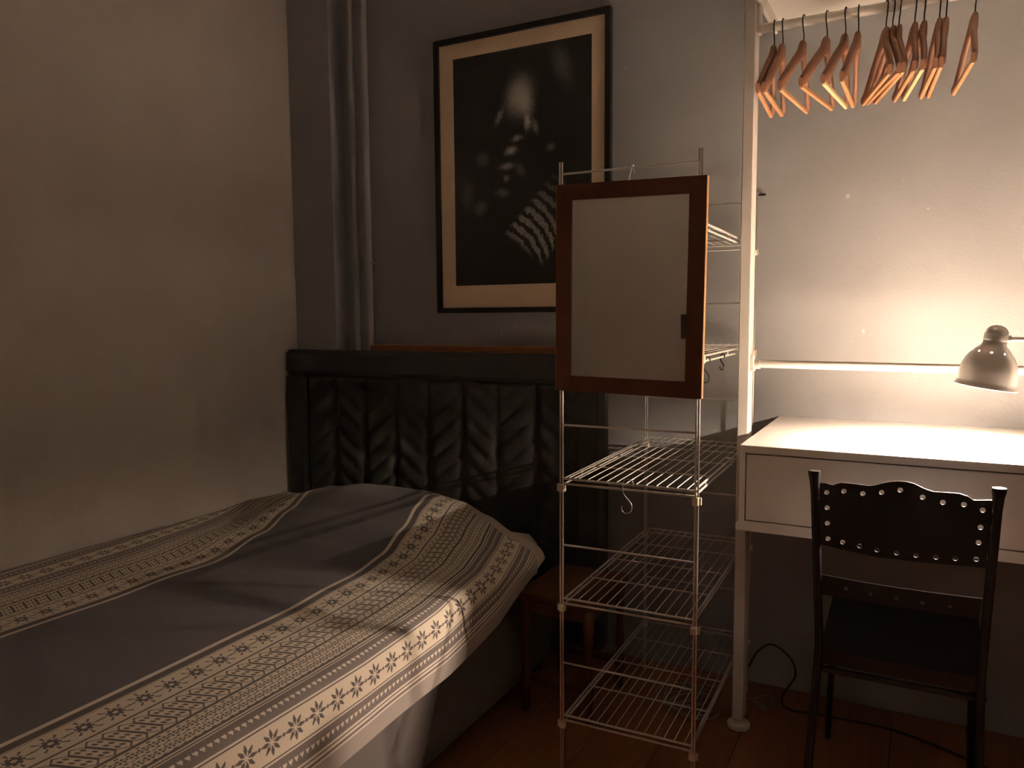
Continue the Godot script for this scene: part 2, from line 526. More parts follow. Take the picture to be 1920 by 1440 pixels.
func spread_point(a: float, z: float) -> Vector3:
	var x := X0 + a + spread_shift(z)
	var xe := -1.062
	var xw := -2.292
	var r := 0.042
	if x > xe:
		var s := x - xe
		var h := spread_height(xe, z)
		if s < r * PI / 2: return Vector3(xe + r * sin(s / r), h - r * (1 - cos(s / r)), z)
		var s2 := s - r * PI / 2
		var fold := 0.006 * sin(z * 9.0 + 0.6) * clampf(s2 / 0.08, 0, 1)
		return Vector3(xe + r + s2 * 0.06 + fold, h - r - s2, z)
	if x < xw:
		var s := xw - x
		r = 0.02
		var h := spread_height(xw, z)
		if s < r * PI / 2: return Vector3(xw - r * sin(s / r), h - r * (1 - cos(s / r)), z)
		return Vector3(xw - r, h - r - (s - r * PI / 2), z)
	return Vector3(x, spread_height(x, z), z)

func spread_patch(u0: float, u1: float, nu: int, za: Callable, zb: Callable, nv: int) -> SurfaceTool:
	var st := sf()
	st.set_smooth_group(1)
	for layer in 2:
		var off := Vector3.ZERO if layer == 0 else Vector3(0, -0.004, 0)
		var g := []
		for i in nu + 1:
			var a := lerpf(u0, u1, float(i) / nu)
			var rowp := []
			for j in nv + 1:
				var z := lerpf(za.call(a), zb.call(a), float(j) / nv)
				var p := spread_point(a, z)
				if layer == 1:
					var side := clampf((a + X0 + spread_shift(z) + 1.062) / 0.06, 0, 1)
					off = Vector3(-0.004 * side, -0.004 * (1 - side), 0)
				rowp.append([p + off, Vector2((a + 0.745) / 1.49, z / 0.06)])
			g.append(rowp)
		st.set_smooth_group(1 + layer)
		for i in nu:
			for j in nv:
				var q := [g[i][j], g[i][j + 1], g[i + 1][j + 1], g[i + 1][j]]
				var order := [0, 2, 1, 0, 3, 2] if layer == 0 else [0, 1, 2, 0, 2, 3]
				for k in order:
					st.set_uv(q[k][1]); st.add_vertex(q[k][0])
		# turned hems between the two layers are left to the thin edge
	return st

func build_bed() -> void:
	var bed := thing("bed", "dark upholstered bed with a quilted headboard against the wall", "bed", Vector3.ZERO)
	var st := sf(); box(st, Vector3(-2.305, 0.05, 0.165), Vector3(-1.07, 0.29, 2.16), 0.015); part(st, "base", M.bed_base, bed)
	st = sf(); box(st, Vector3(-2.30, 0.29, 0.168), Vector3(-1.135, 0.452, 2.15), 0.03); part(st, "mattress", M.mattress, bed)
	for x in [-2.25, -1.13]:
		for z in [0.24, 2.08]:
			st = sf(); tube(st, [Vector3(x, 0, z), Vector3(x, 0.05, z)], 0.025, 12); part(st, "leg", M.black_metal, bed)
	# headboard: padded border round eight quilted columns
	var xl := -2.316; var xr := -0.916; var yt := 1.066; var zf := 0.152
	st = sf(); box(st, Vector3(xl + 0.004, 0.06, 0.085), Vector3(xr - 0.004, yt - 0.02, 0.125), 0.01)
	var hb := part(st, "headboard", M.headboard, bed)
	st = sf(); box(st, Vector3(xl, 0.965, 0.086), Vector3(xr, yt, zf), 0.017); part(st, "border", M.headboard, hb)
	st = sf(); box(st, Vector3(xl, 0.06, 0.086), Vector3(-2.208, 0.967, zf), 0.015); part(st, "border", M.headboard, hb)
	st = sf(); box(st, Vector3(-1.018, 0.06, 0.086), Vector3(xr, 0.967, zf - 0.004), 0.015); part(st, "border", M.headboard, hb)
	var n := 8
	var w := (2.206 - 1.020) / n
	for c in n:
		st = sf()
		st.set_smooth_group(1)
		var cx0 := -2.206 + c * w
		var dir := -1.0 if c % 2 == 0 else 1.0
		var nx := 10; var ny := 90
		var g := []
		for i in nx + 1:
			var col := []
			for j in ny + 1:
				var u := float(i) / nx
				var y := lerpf(0.40, 0.964, float(j) / ny)
				var p := (y + dir * (u - 0.5) * w * 0.80) / 0.079
				var pad := pow(absf(sin(PI * p)), 0.5)
				var edge := pow(clampf(minf(u, 1.0 - u) * 5.0, 0.0, 1.0), 0.5) * clampf((0.964 - y) / 0.012, 0.0, 1.0)
				col.append(Vector3(cx0 + u * w, y, 0.128 + 0.022 * edge * (0.35 + 0.65 * pad)))
			g.append(col)
		for i in nx:
			for j in ny:
				quad(st, g[i][j], g[i + 1][j], g[i + 1][j + 1], g[i][j + 1])
		part(st, "quilted_column", M.headboard, hb)
	# bedspread
	var m := mat(Color.WHITE, 0.95)
	m.albedo_texture = spread_texture()
	m.texture_repeat = true
	m.rim_enabled = true
	m.rim = 0.2
	var zend := func(a: float) -> float: return 0.178 + 0.20 * smoothstep(0.30, 0.72, a)
	var zmid := func(a: float) -> float: return zend.call(a) + 0.004 + 0.05 * smoothstep(0.22, 0.50, a)
	var zfoot := func(_a: float) -> float: return 2.13
	st = spread_patch(-0.737, 0.737, 150, zmid, zfoot, 130)
	var sp := part(st, "bedspread", m)
	tag(sp, "grey bedspread with cream knitted-pattern stripes lying over the bed", "bedspread")
	st = spread_patch(-0.737, 0.737, 150, zend, zmid, 3)
	part(st, "hem_border", M.spread_edge, sp)
	# board behind the headboard
	st = sf(); box(st, Vector3(-1.925, 0.70, 0.0), Vector3(-1.0, 1.088, 0.08), 0.004)
	tag(part(st, "wooden_ledge", M.ledge_wood), "reddish wooden ledge showing above the headboard", "ledge")

# ---------------------------------------------------------------- desk, posts, rails, shelf
func build_desk_system() -> void:
	var st: SurfaceTool
	for i in 2:
		var t := thing("storage_post", ["white metal post between the wire rack and the desk", "white metal post at the far end of the desk"][i], "post", Vector3([-0.4330, 0.470][i], 0, 0.302))
		st = sf(); box(st, Vector3(-0.0150, 0.035, -0.027), Vector3(0.0150, YC, 0.027), 0.0025); part(st, "column", M.white_paint, t)
		st = sf(); lathe(st, [Vector2(0, 0), Vector2(0.031, 0), Vector2(0.033, 0.003), Vector2(0.033, 0.012), Vector2(0.029, 0.017), Vector2(0.012, 0.018), Vector2(0.012, 0.036), Vector2(0, 0.036)], 28); part(st, "foot", M.white_plastic, t)
	# desk box
	var d := thing("desk", "white wall-hung desk with one wide drawer lit by the lamp", "desk")
	var x0 := -0.386; var x1 := 0.446; var zf := 0.595
	st = sf(); box(st, Vector3(x0, 0.860, 0.004), Vector3(x1, 0.879, zf), 0.0012); part(st, "desk_top", M.white_lacquer, d)
	st = sf(); box(st, Vector3(x0, 0.690, 0.006), Vector3(x0 + 0.0145, 0.860, zf - 0.001), 0.0008); part(st, "side_panel", M.white_lacquer, d)
	st = sf(); box(st, Vector3(x1 - 0.0145, 0.690, 0.006), Vector3(x1, 0.860, zf - 0.001), 0.0008); part(st, "side_panel", M.white_lacquer, d)
	st = sf(); box(st, Vector3(x0 + 0.0145, 0.700, 0.006), Vector3(x1 - 0.0145, 0.860, 0.02)); part(st, "back_panel", M.white_lacquer, d)
	st = sf(); prism(st, PackedVector2Array([Vector2(x0 - 0.007, 0.666), Vector2(x1 + 0.007, 0.666), Vector2(x1 + 0.007, 0.684), Vector2(x1, 0.691), Vector2(x0, 0.691), Vector2(x0 - 0.007, 0.684)]), 0.006, zf - 0.001); part(st, "bottom_panel", M.white_lacquer, d)
	st = sf(); box(st, Vector3(x0 + 0.0172, 0.6938, zf - 0.019), Vector3(x1 - 0.0172, 0.8570, zf), 0.0012); part(st, "drawer_front", M.white_lacquer, d)
	st = sf(); box(st, Vector3(x0 + 0.028, 0.700, 0.06), Vector3(x1 - 0.028, 0.835, zf - 0.019)); part(st, "drawer_box", M.white_lacquer, d)
	# lower cross rail
	var r := thing("cross_rail", "white round cross rail between the posts above the desk", "rail")
	st = sf(); tube(st, [Vector3(-0.402, 1.0605, 0.302), Vector3(0.445, 1.0565, 0.302)], 0.0112, 18); part(st, "tube", M.white_paint, r)
	for x in [-0.4178, 0.4465]:
		st = sf(); tube(st, [Vector3(x, 1.060, 0.302), Vector3(x + (0.024 if x < 0 else -0.024) * 1.0, 1.060, 0.302)], 0.014, 18); box(st, Vector3(minf(x, x + 0.01 * signf(-x)), 1.040, 0.287), Vector3(maxf(x, x + 0.01 * signf(-x)), 1.085, 0.317), 0.002); part(st, "socket", M.white_paint, r)
	# clothes rail and its brackets
	r = thing("clothes_rail", "white clothes rail carrying the wooden hangers", "rail")
	st = sf(); tube(st, [Vector3(-0.415, 1.957, 0.30), Vector3(0.446, 1.957, 0.30)], 0.0125, 18); part(st, "tube", M.white_paint, r)
	for x in [-0.4178, 0.4275]:
		st = sf(); box(st, Vector3(x if x < 0 else x + 0.009, 1.943, 0.286), Vector3(x + 0.010 if x < 0 else x + 0.019, 2.018, 0.314), 0.003); part(st, "bracket", M.white_paint, r)
	# top shelf
	var s := thing("top_shelf", "white shelf above the clothes rail", "shelf")
	st = sf(); box(st, Vector3(-0.412, 2.058, 0.015), Vector3(0.445, 2.077, 0.53), 0.0015); part(st, "shelf_board", M.white_lacquer, s)
	for x in [-0.4178, 0.4375]:
		st = sf(); box(st, Vector3(x, 2.02, 0.05), Vector3(x + 0.010, 2.058, 0.50), 0.002); part(st, "shelf_arm", M.white_paint, s)

# ---------------------------------------------------------------- lamp
func build_lamp() -> void:
	var rim := Vector3(0.128, 1.031, 0.48)
	var tilt := -8.7
	var lamp := thing("desk_lamp", "brushed steel desk lamp with a bell shade shining on the desk", "lamp")
	var xf := Transform3D(Basis(Vector3.BACK, deg_to_rad(tilt)), rim)
	var st := sf()
	var prof := [Vector2(0.0595, 0.0), Vector2(0.0632, -0.0008), Vector2(0.0638, 0.0006), Vector2(0.0625, 0.0018), Vector2(0.0597, 0.0025), Vector2(0.0594, 0.013), Vector2(0.0585, 0.028), Vector2(0.0565, 0.043), Vector2(0.0518, 0.058), Vector2(0.0450, 0.0705), Vector2(0.0394, 0.0778), Vector2(0.0374, 0.0802), Vector2(0.0320, 0.0865), Vector2(0.0265, 0.092), Vector2(0.0238, 0.096), Vector2(0.0232, 0.104)]
	var inner := []
	for i in range(prof.size() - 1, 4, -1): inner.append(Vector2(prof[i].x - 0.0014, prof[i].y - 0.0004))
	inner.append(Vector2(0.0581, 0.0))
	var n := 80
	var hk := [3, 12, 21, 30, 39, 48, 57, 66, 75]
	var hole_rows := {10: hk}
	lathe(st, prof, n, xf, hole_rows)
	var shade := part(st, "shade", M.steel, lamp)
	# the same holes go through the lining
	st = sf()
	var li := -1
	for i in inner.size() - 1:
		if absf(inner[i].y - (prof[11].y - 0.0004)) < 1e-6: li = i
	lathe(st, inner, n, xf, {li: hk}); part(st, "lining", M.shade_inside, shade)
	st = sf(); lathe(st, [Vector2(0.0232, 0.1045), Vector2(0.0240, 0.1055), Vector2(0.0240, 0.1195), Vector2(0.0232, 0.1208)], 40, xf); part(st, "collar", M.steel, lamp)
	st = sf()
	var cap := [Vector2(0.0232, 0.1030), Vector2(0.0226, 0.1212)]
	for i in range(1, 11):
		var a := PI / 2 * i / 10
		cap.append(Vector2(0.0226 * cos(a) if i < 10 else 0.0, 0.1212 + 0.0185 * sin(a)))
	lathe(st, cap, 40, xf); part(st, "cap", M.steel, lamp)
	st = sf()
	var j := xf * Vector3(0.0235, 0.1125, 0.0)
	tube(st, [j - Vector3(0.003, 0, 0), j + Vector3(0.006, 0, 0)], 0.0075, 16); part(st, "joint", M.steel, lamp)
	st = sf(); tube(st, curve_points([j + Vector3(0.004, 0, 0), j + Vector3(0.05, -0.003, 0), j + Vector3(0.12, -0.022, -0.005), j + Vector3(0.185, -0.09, -0.02), j + Vector3(0.21, -0.19, -0.03), Vector3(0.365, 0.90, 0.44)], 8), 0.0046, 12); part(st, "gooseneck", M.steel, lamp)
	st = sf(); lathe(st, [Vector2(0, 0), Vector2(0.066, 0), Vector2(0.068, 0.004), Vector2(0.066, 0.014), Vector2(0.012, 0.022), Vector2(0.008, 0.03), Vector2(0, 0.03)], 40, Transform3D(Basis.IDENTITY, Vector3(0.365, 0.879, 0.44))); part(st, "lamp_base", M.steel, lamp)
	var at := xf * Vector3(0, 0.041, 0)
	st = sf(); ball(st, at, 0.026, 20); part(st, "bulb", M.bulb, lamp)
	var o := OmniLight3D.new()
	o.name = "bulb_light"
	o.position = at
	o.light_color = Color(1.0, 0.88, 0.785)
	o.light_energy = 1.45
	o.light_size = 0.025
	o.omni_range = 12.0
	o.omni_attenuation = 2.0
	o.shadow_enabled = true
	lamp.add_child(o)

# ---------------------------------------------------------------- wire rack
func build_rack() -> void:
	var W := 0.3345; var D := 0.71
	var rack := thing("wire_rack", "tall silver wire rack with five shelves carrying the mirror", "rack", Vector3(-0.7765, 0, 0.7885), 0.022)
	var heights := [0.1856, 0.4915, 0.7959, 1.1014, 1.4069]
	var rungs := [0.3245, 0.6289, 0.9302, 1.2314, 1.5337]
	var st: SurfaceTool
	for x in [0.0, W]:
		for z in [0.0, -D]:
			st = sf()
			for k in [-0.0032, 0.0032]: tube(st, [Vector3(x + k, 0.0, z), Vector3(x + k, 1.5618, z)], 0.0022, 8)
			part(st, "upright", M.chrome, rack)
	for y in rungs:
		for z in [0.0, -D]:
			st = sf(); tube(st, [Vector3(0.002, y, z), Vector3(W - 0.002, y, z)], 0.0026, 8); part(st, "rung", M.chrome, rack)
	# one wire mesh, shared
	st = sf(); tube(st, [Vector3(0, -0.006, 0.0), Vector3(0, 0.0, -0.003), Vector3(0, 0.0, -D + 0.003), Vector3(0, -0.006, -D)], 0.0014, 6)
	var wire := mesh_of(st, M.wire_white)
	st = sf(); tube(st, [Vector3(0.006, 0, 0), Vector3(W - 0.006, 0, 0)], 0.0021, 6)
	var bar := mesh_of(st, M.chrome)
	st = sf(); box(st, Vector3(-0.007, -0.034, -0.008), Vector3(0.010, -0.014, 0.008), 0.003); box(st, Vector3(-0.011, -0.031, -0.003), Vector3(-0.008, -0.014, 0.003))
	var clip := mesh_of(st, M.white_plastic)
	for y in heights:
		# rim of the shelf: a doubled rail on all four sides
		st = sf()
		for k in [0.0, -0.013]:
			var e := 0.007
			tube(st, [Vector3(e, y + k, -0.002), Vector3(W - e, y + k, -0.002)], 0.0028, 8)
			tube(st, [Vector3(e, y + k, -D + 0.002), Vector3(W - e, y + k, -D + 0.002)], 0.0028, 8)
			tube(st, [Vector3(e, y + k, 0), Vector3(e, y + k, -D)], 0.0028, 8)
			tube(st, [Vector3(W - e, y + k, 0), Vector3(W - e, y + k, -D)], 0.0028, 8)
		for z in [-0.12, -0.36, -0.60]:
			for x in [0.007, W - 0.007]: tube(st, [Vector3(x, y, z), Vector3(x, y - 0.013, z)], 0.0018, 6)
		var shelf := part(st, "wire_shelf", M.wire_white, rack)
		for i in 13:
			var o := put(wire, "wire", shelf); o.position = Vector3(0.0215 + (W - 0.043) * i / 12.0, y + 0.0036, 0)
		for i in 3:
			var o := put(bar, "cross_bar", shelf); o.position = Vector3(0, y - 0.0004, -D * (i + 1) / 4.0)
		for x in [0.0, W]:
			for z in [0.0, -D]:
				var o := put(clip, "clip", shelf); o.position = Vector3(x, y, z)
				if x > 0: o.rotation.y = PI
	st = sf(); box(st, Vector3(W - 0.014, 1.082, -0.075), Vector3(W + 0.000, 1.108, -0.02), 0.004); part(st, "sleeve", M.white_plastic, rack)
	st = sf(); tube(st, [Vector3(W - 0.020, 0.800, -0.42), Vector3(W + 0.004, 0.800, -0.42)], 0.003, 8); tube(st, [Vector3(W - 0.006, 0.803, -0.405), Vector3(W - 0.006, 0.780, -0.435)], 0.003, 8); part(st, "wing_clip", M.white_plastic, rack)

func s_hook(called: String, label: String, at: Vector3, h: float, r: float, turn: float, m: Material) -> void:
	# hangs from a wire at `at`; lower bend opens the other way
	var t := thing(called, label, "hook", at, turn, "")
	var pts := []
	var rr := h * 0.16
	for k in 7:
		var a := PI - PI * k / 6.0 * 1.15
		pts.append(Vector3(rr * cos(a) + rr, rr * sin(a) + 0.0, 0))
	pts.reverse()
	var low := []
	low.append(Vector3(0.0, -h * 0.30, 0)); low.append(Vector3(rr * 1.6, -h * 0.62, 0))
	for k in 7:
		var a := -PI * 1.15 * k / 6.0
		low.append(Vector3(rr * cos(a) + rr * 0.7, -h * 0.80 + rr * sin(a), 0))
	var st := sf(); tube(st, curve_points(pts + low, 3), r, 8); part(st, "hook_wire", m, t)
	for c in t.get_children(): c.position = Vector3(-rr, -0.001, 0)

# ---------------------------------------------------------------- mirror
func mirror_place() -> Array:
	var tl := pl(1048, 348, 2, 0.827); var tr := pl(1331, 328, 2, 0.821); var bl := pl(1043, 730, 2, 0.812); var br := pl(1312, 748, 2, 0.806)
	var c := (tl + tr + bl + br) / 4.0
	var ux := ((tr - tl) + (br - bl)).normalized()
	var uy := ((tl - bl) + (tr - br))
	uy = (uy - ux * uy.dot(ux)).normalized()
	var w := ((tr - tl).length() + (br - bl).length()) / 2.0
	var h := ((tl - bl).length() + (tr - br).length()) / 2.0
	return [Transform3D(Basis(ux, uy, ux.cross(uy)), c), w, h]

func in_mirror(x: float, y: float) -> Vector3:
	# the point of the wall behind the camera that a pixel of the mirror shows
	var f: Transform3D = mirror_place()[0]
	var d := (cam_basis * Vector3((x - 960.0) / F, -(y - 720.0) / F, -1.0)).normalized()
	var n := f.basis.z
	var at := CAM + d * ((f.origin - CAM).dot(n) / d.dot(n))
	var r := d - n * 2.0 * d.dot(n)
	return at + r * ((ZR - at.z) / r.z)

func build_mirror() -> void:
	var place := mirror_place()
	var w: float = place[1]; var h: float = place[2]
	var t := thing("mirror", "rectangular mirror in a red-brown wooden frame hung on the wire rack", "mirror")
	t.transform = place[0]
	var a := w / 2; var b := h / 2; var fw := 0.0365; var zb := -0.009; var zf := 0.009
	for side in 4:
		# mitred rails
		var q := PackedVector2Array([Vector2(-a, b), Vector2(a, b), Vector2(a - fw, b - fw), Vector2(-a + fw, b - fw)])
		if side == 1: q = PackedVector2Array([Vector2(a, b), Vector2(a, -b), Vector2(a - fw, -b + fw), Vector2(a - fw, b - fw)])
		elif side == 2: q = PackedVector2Array([Vector2(a, -b), Vector2(-a, -b), Vector2(-a + fw, -b + fw), Vector2(a - fw, -b + fw)])
		elif side == 3: q = PackedVector2Array([Vector2(-a, -b), Vector2(-a, b), Vector2(-a + fw, b - fw), Vector2(-a + fw, -b + fw)])
		var st := sf(); prism(st, q, zb, zf); part(st, "frame_rail", M.mirror_wood, t)
	for s in [-1.0, 1.0]:
		var st := sf(); box(st, Vector3(minf(s * a, s * (a + 0.0012)), -b, zb), Vector3(maxf(s * a, s * (a + 0.0012)), b, zf - 0.001)); part(st, "frame_edge", M.mirror_edge, t)
	var st := sf(); box(st, Vector3(-a + fw - 0.004, -b + fw - 0.004, -0.004), Vector3(a - fw + 0.004, b - fw + 0.004, 0.004)); part(st, "mirror_glass", M.mirror, t)
	st = sf(); box(st, Vector3(-a + 0.004, -b + 0.004, zb - 0.003), Vector3(a - 0.004, b - 0.004, zb)); part(st, "backing", M.hardboard, t)

# ---------------------------------------------------------------- framed print
func build_picture() -> void:
	var x0 := -1.641; var x1 := -0.943; var y0 := 1.209; var y1 := 2.211
	var t := thing("framed_print", "large dark print with a wide cream mount in a thin black frame", "picture", Vector3((x0 + x1) / 2, (y0 + y1) / 2, 0.0))
	var a := (x1 - x0) / 2; var b := (y1 - y0) / 2; var fw := 0.019
	for side in 4:
		var q := PackedVector2Array([Vector2(-a, b), Vector2(a, b), Vector2(a - fw, b - fw), Vector2(-a + fw, b - fw)])
		if side == 1: q = PackedVector2Array([Vector2(a, b), Vector2(a, -b), Vector2(a - fw, -b + fw), Vector2(a - fw, b - fw)])
		elif side == 2: q = PackedVector2Array([Vector2(a, -b), Vector2(-a, -b), Vector2(-a + fw, -b + fw), Vector2(a - fw, -b + fw)])
		elif side == 3: q = PackedVector2Array([Vector2(-a, -b), Vector2(-a, b), Vector2(-a + fw, b - fw), Vector2(-a + fw, -b + fw)])
		var st := sf(); prism(st, q, 0.001, 0.025); part(st, "frame_rail", M.black_frame, t)
	# mount with a window
	var pa := -1.563 - (x0 + x1) / 2; var pb := -1.013 - (x0 + x1) / 2; var pc := 1.311 - (y0 + y1) / 2; var pd := 2.138 - (y0 + y1) / 2
	var st := sf()
	for q in [[-a + 0.01, -b + 0.01, a - 0.01, pc], [-a + 0.01, pd, a - 0.01, b - 0.01], [-a + 0.01, pc, pa, pd], [pb, pc, a - 0.01, pd]]:
		box(st, Vector3(q[0], q[1], 0.010), Vector3(q[2], q[3], 0.0125))
	part(st, "mount", M.mat_board, t)
	st = sf()
	st.set_smooth_group(0xFFFFFFFF)
	var c := [[pa, pc, 0, 1], [pb, pc, 1, 1], [pb, pd, 1, 0], [pa, pd, 0, 0]]
	for k in [0, 2, 1, 0, 3, 2]:
		st.set_uv(Vector2(c[k][2], c[k][3])); st.add_vertex(Vector3(c[k][0], c[k][1], 0.011))
	var m := mat(Color.WHITE, 0.75, 0.0, 0.2)
	m.albedo_texture = print_texture()
	part(st, "print", m, t)
	st = sf(); box(st, Vector3(-a + 0.006, -b + 0.006, 0.006), Vector3(a - 0.006, b - 0.006, 0.0099)); part(st, "backing", M.hardboard, t)
	st = sf(); st.set_smooth_group(0xFFFFFFFF)
	quad(st, Vector3(-a + fw, -b + fw, 0.016), Vector3(a - fw, -b + fw, 0.016), Vector3(a - fw, b - fw, 0.016), Vector3(-a + fw, b - fw, 0.016)); part(st, "glass_pane", M.glass, t)

# ---------------------------------------------------------------- hangers
func make_hanger() -> Node3D:
	var t := thing("clothes_hanger", "wooden clothes hanger", "hanger", Vector3.ZERO, 0.0, "wooden hangers on the clothes rail")
	# local: origin on the rail's axis, arms along z, +z towards the room
	var st := sf()
	# from the open tip over the rail, then down the shank
	var pth := []
	for k in 11:
		var a := deg_to_rad(205.0 - 225.0 * k / 10.0)
		pth.append(Vector3(0, 0.0008 + 0.0154 * sin(a), 0.0154 * cos(a)))
	pth.append(Vector3(0, -0.022, 0.008)); pth.append(Vector3(0, -0.034, 0)); pth.append(Vector3(0, -0.062, 0))
	tube(st, curve_points(pth, 2), 0.0017, 8); part(st, "hook", M.hook_black, t)
	st = sf()
	# body: outline in (along, height), thicker in the middle, rounded over
	var upper := [Vector2(0.0, -0.048), Vector2(0.0115, -0.049), Vector2(0.0155, -0.056), Vector2(0.021, -0.076), Vector2(0.058, -0.106), Vector2(0.100, -0.142), Vector2(0.140, -0.180), Vector2(0.148, -0.192)]
	var lower := [Vector2(0.0, -0.101), Vector2(0.010, -0.103), Vector2(0.018, -0.107), Vector2(0.030, -0.116), Vector2(0.060, -0.142), Vector2(0.096, -0.177), Vector2(0.130, -0.211), Vector2(0.140, -0.214)]
	var rows := []
	for i in range(-7, 8):
		var k := absi(i); var s := -1.0 if i < 0 else 1.0
		var u: Vector2 = upper[k]; var l: Vector2 = lower[k]
		u.y = -0.048 + (u.y + 0.048) * 0.92; l.y = -0.048 + (l.y + 0.048) * 0.92
		var th: float = [0.0072, 0.0072, 0.0072, 0.0070, 0.0068, 0.0066, 0.0064, 0.005][k]
		var bow := -0.021 * pow(k / 7.0, 1.6)
		var ring := []
		for j in 10:
			var an := TAU * j / 10
			var mid := (u + l) / 2.0
			var hv := (u - l) / 2.0
			var f := cos(an); var g := sin(an)
			f = signf(f) * pow(absf(f), 0.6); g = signf(g) * pow(absf(g), 0.6)
			var p := mid + hv * f
			ring.append(Vector3(g * th + bow, p.y, s * p.x))
		rows.append(ring)
	st.set_smooth_group(1)
	for i in rows.size() - 1:
		for j in 10:
			quad(st, rows[i][j], rows[i + 1][j], rows[i + 1][(j + 1) % 10], rows[i][(j + 1) % 10])
	st.set_smooth_group(0xFFFFFFFF)
	for j in range(1, 9):
		tri(st, rows[0][0], rows[0][j], rows[0][j + 1])
		tri(st, rows[14][0], rows[14][j + 1], rows[14][j])
	part(st, "shoulder", M.hanger_wood, t)
	st = sf(); box(st, Vector3(-0.025, -0.204, -0.138), Vector3(-0.016, -0.192, 0.138), 0.002); part(st, "bar", M.hanger_bar, t)
	return t

func build_hangers() -> void:
	var spots := [[-0.375, 3.0], [-0.353, 0.0], [-0.301, -6.0], [-0.244, -9.0], [-0.200, -6.0], [-0.170, -1.0], [-0.107, 15.0], [-0.092, 17.0], [-0.078, 15.0], [-0.043, 10.0], [-0.023, 9.0], [0.010, 6.0], [0.024, 5.0], [0.084, 6.0]]
	var names := ["wooden hanger closest to the white post", "second wooden hanger from the white post", "third wooden hanger from the white post", "fourth wooden hanger from the white post", "fifth wooden hanger from the white post with a pale bar end", "sixth wooden hanger from the white post just before the gap",
		"first hanger of the tight bunch after the gap", "second hanger of the tight bunch after the gap", "third hanger of the tight bunch after the gap", "fourth hanger of the bunch after the gap", "hanger with a pale yellow bar in the bunch", "first of two wooden hangers touching side by side", "second of two wooden hangers touching side by side", "wooden hanger hanging alone beyond all the others"]
	var h0 := make_hanger()
	for i in spots.size():
		var h: Node3D = h0
		if i > 0:
			h = h0.duplicate()
			h.name = numbered("clothes_hanger")
			add_child(h)
		h.position = Vector3(spots[i][0], 1.957, 0.30)
		h.rotation.y = deg_to_rad(spots[i][1])
		h.set_meta("label", names[i])
		if i == 4 or i == 10:
			var bar: MeshInstance3D = h.get_node("bar")
			bar.material_override = M.hanger_bar_pale

# ---------------------------------------------------------------- chair
func build_chair() -> void:
	var ch := thing("chair", "black metal chair with a pierced scalloped back at the desk", "chair")
	var zb := 0.735
	var z6 := func(x: float, y: float) -> Vector2:
		var p := pl(1480 + x / 2.483, 860 + y / 2.483, 2, zb)
		return Vector2(p.x, p.y)
	# uprights, flared at the top, swept back at the feet
	var tops := [pl(1527, 882, 2, 0.748), pl(1874, 915, 2, 0.748)]
	var seats := [pl(1536, 1205, 2, 0.715), pl(1840, 1262, 2, 0.715)]
	for i in 2:
		var foot: Vector3 = seats[i] + Vector3(-0.018 if i == 0 else 0.002, 0, 0.10)
		foot.y = 0.0
		var mid: Vector3 = seats[i].lerp(foot, 0.25) + Vector3(0, 0, -0.012)
		var pth := [tops[i], tops[i] + Vector3(0, -0.006, 0), tops[i].lerp(seats[i], 0.05), tops[i].lerp(seats[i], 0.12), tops[i].lerp(seats[i], 0.5), seats[i], mid, seats[i].lerp(foot, 0.6), foot]
		var st := sf(); tube(st, pth, [0.0125, 0.0132, 0.0108, 0.0092, 0.0092, 0.0092, 0.0090, 0.0088, 0.0088], 16); part(st, "rear_leg", M.black_metal, ch)
	for i in 2:
		var top: Vector3 = [Vector3(-0.178, 0.425, 0.37), Vector3(0.134, 0.425, 0.37)][i]
		var foot: Vector3 = [Vector3(-0.198, 0, 0.245), Vector3(0.150, 0, 0.245)][i]
		var st := sf(); tube(st, [top, top.lerp(foot, 0.4) , foot], 0.0085, 14); part(st, "front_leg", M.black_metal, ch)
	# pierced back panel
	var outline := [[136, 112], [170, 113], [205, 123], [222, 116], [240, 111], [290, 115], [370, 126], [400, 123], [430, 115], [470, 107], [510, 104], [548, 107], [580, 115], [630, 139], [670, 153], [720, 156], [790, 161], [830, 174], [856, 192], [868, 193], [952, 192], [914, 507], [780, 496], [600, 479], [400, 456], [250, 423], [146, 398]]
	var holes := [[175, 156], [255, 150], [343, 161], [430, 156], [517, 145], [621, 178], [715, 202], [813, 212], [900, 238], [177, 227], [178, 299], [181, 371], [249, 387], [328, 405], [409, 423], [500, 437], [590, 448], [683, 457], [773, 463], [870, 466], [890, 318], [881, 389]]
	panel(ch, "back_panel", outline, holes, z6, zb, 0.0052)
	panel(ch, "back_slat", [[142, 545], [300, 575], [500, 608], [700, 636], [900, 660], [886, 754], [700, 728], [500, 698], [300, 665], [148, 638]], [[262, 612], [377, 637], [497, 658], [620, 680], [748, 697]], z6, zb - 0.012, 0.0042)
	# seat
	var st := sf()
	var p := PackedVector2Array()
	for q in [Vector2(-0.186, 0.352), Vector2(0.146, 0.352), Vector2(0.135, 0.715), Vector2(-0.178, 0.715)]: p.append(Vector2(q.x, -q.y))
	prism(st, p, -0.016, 0.016)
	var s := part(st, "seat", M.black_metal, ch)
	s.position = Vector3(0, 0.434, 0)
	s.rotation.x = -PI / 2
	st = sf()
	for q in [[Vector3(-0.180, 0.405, 0.71), Vector3(0.136, 0.405, 0.71)], [Vector3(-0.182, 0.41, 0.36), Vector3(0.14, 0.41, 0.36)]]: tube(st, q, 0.0075, 10)
	for q in [[Vector3(-0.182, 0.41, 0.36), Vector3(-0.180, 0.405, 0.71)], [Vector3(0.14, 0.41, 0.36), Vector3(0.136, 0.405, 0.71)]]: tube(st, q, 0.0075, 10)
	part(st, "seat_frame", M.black_metal, ch)

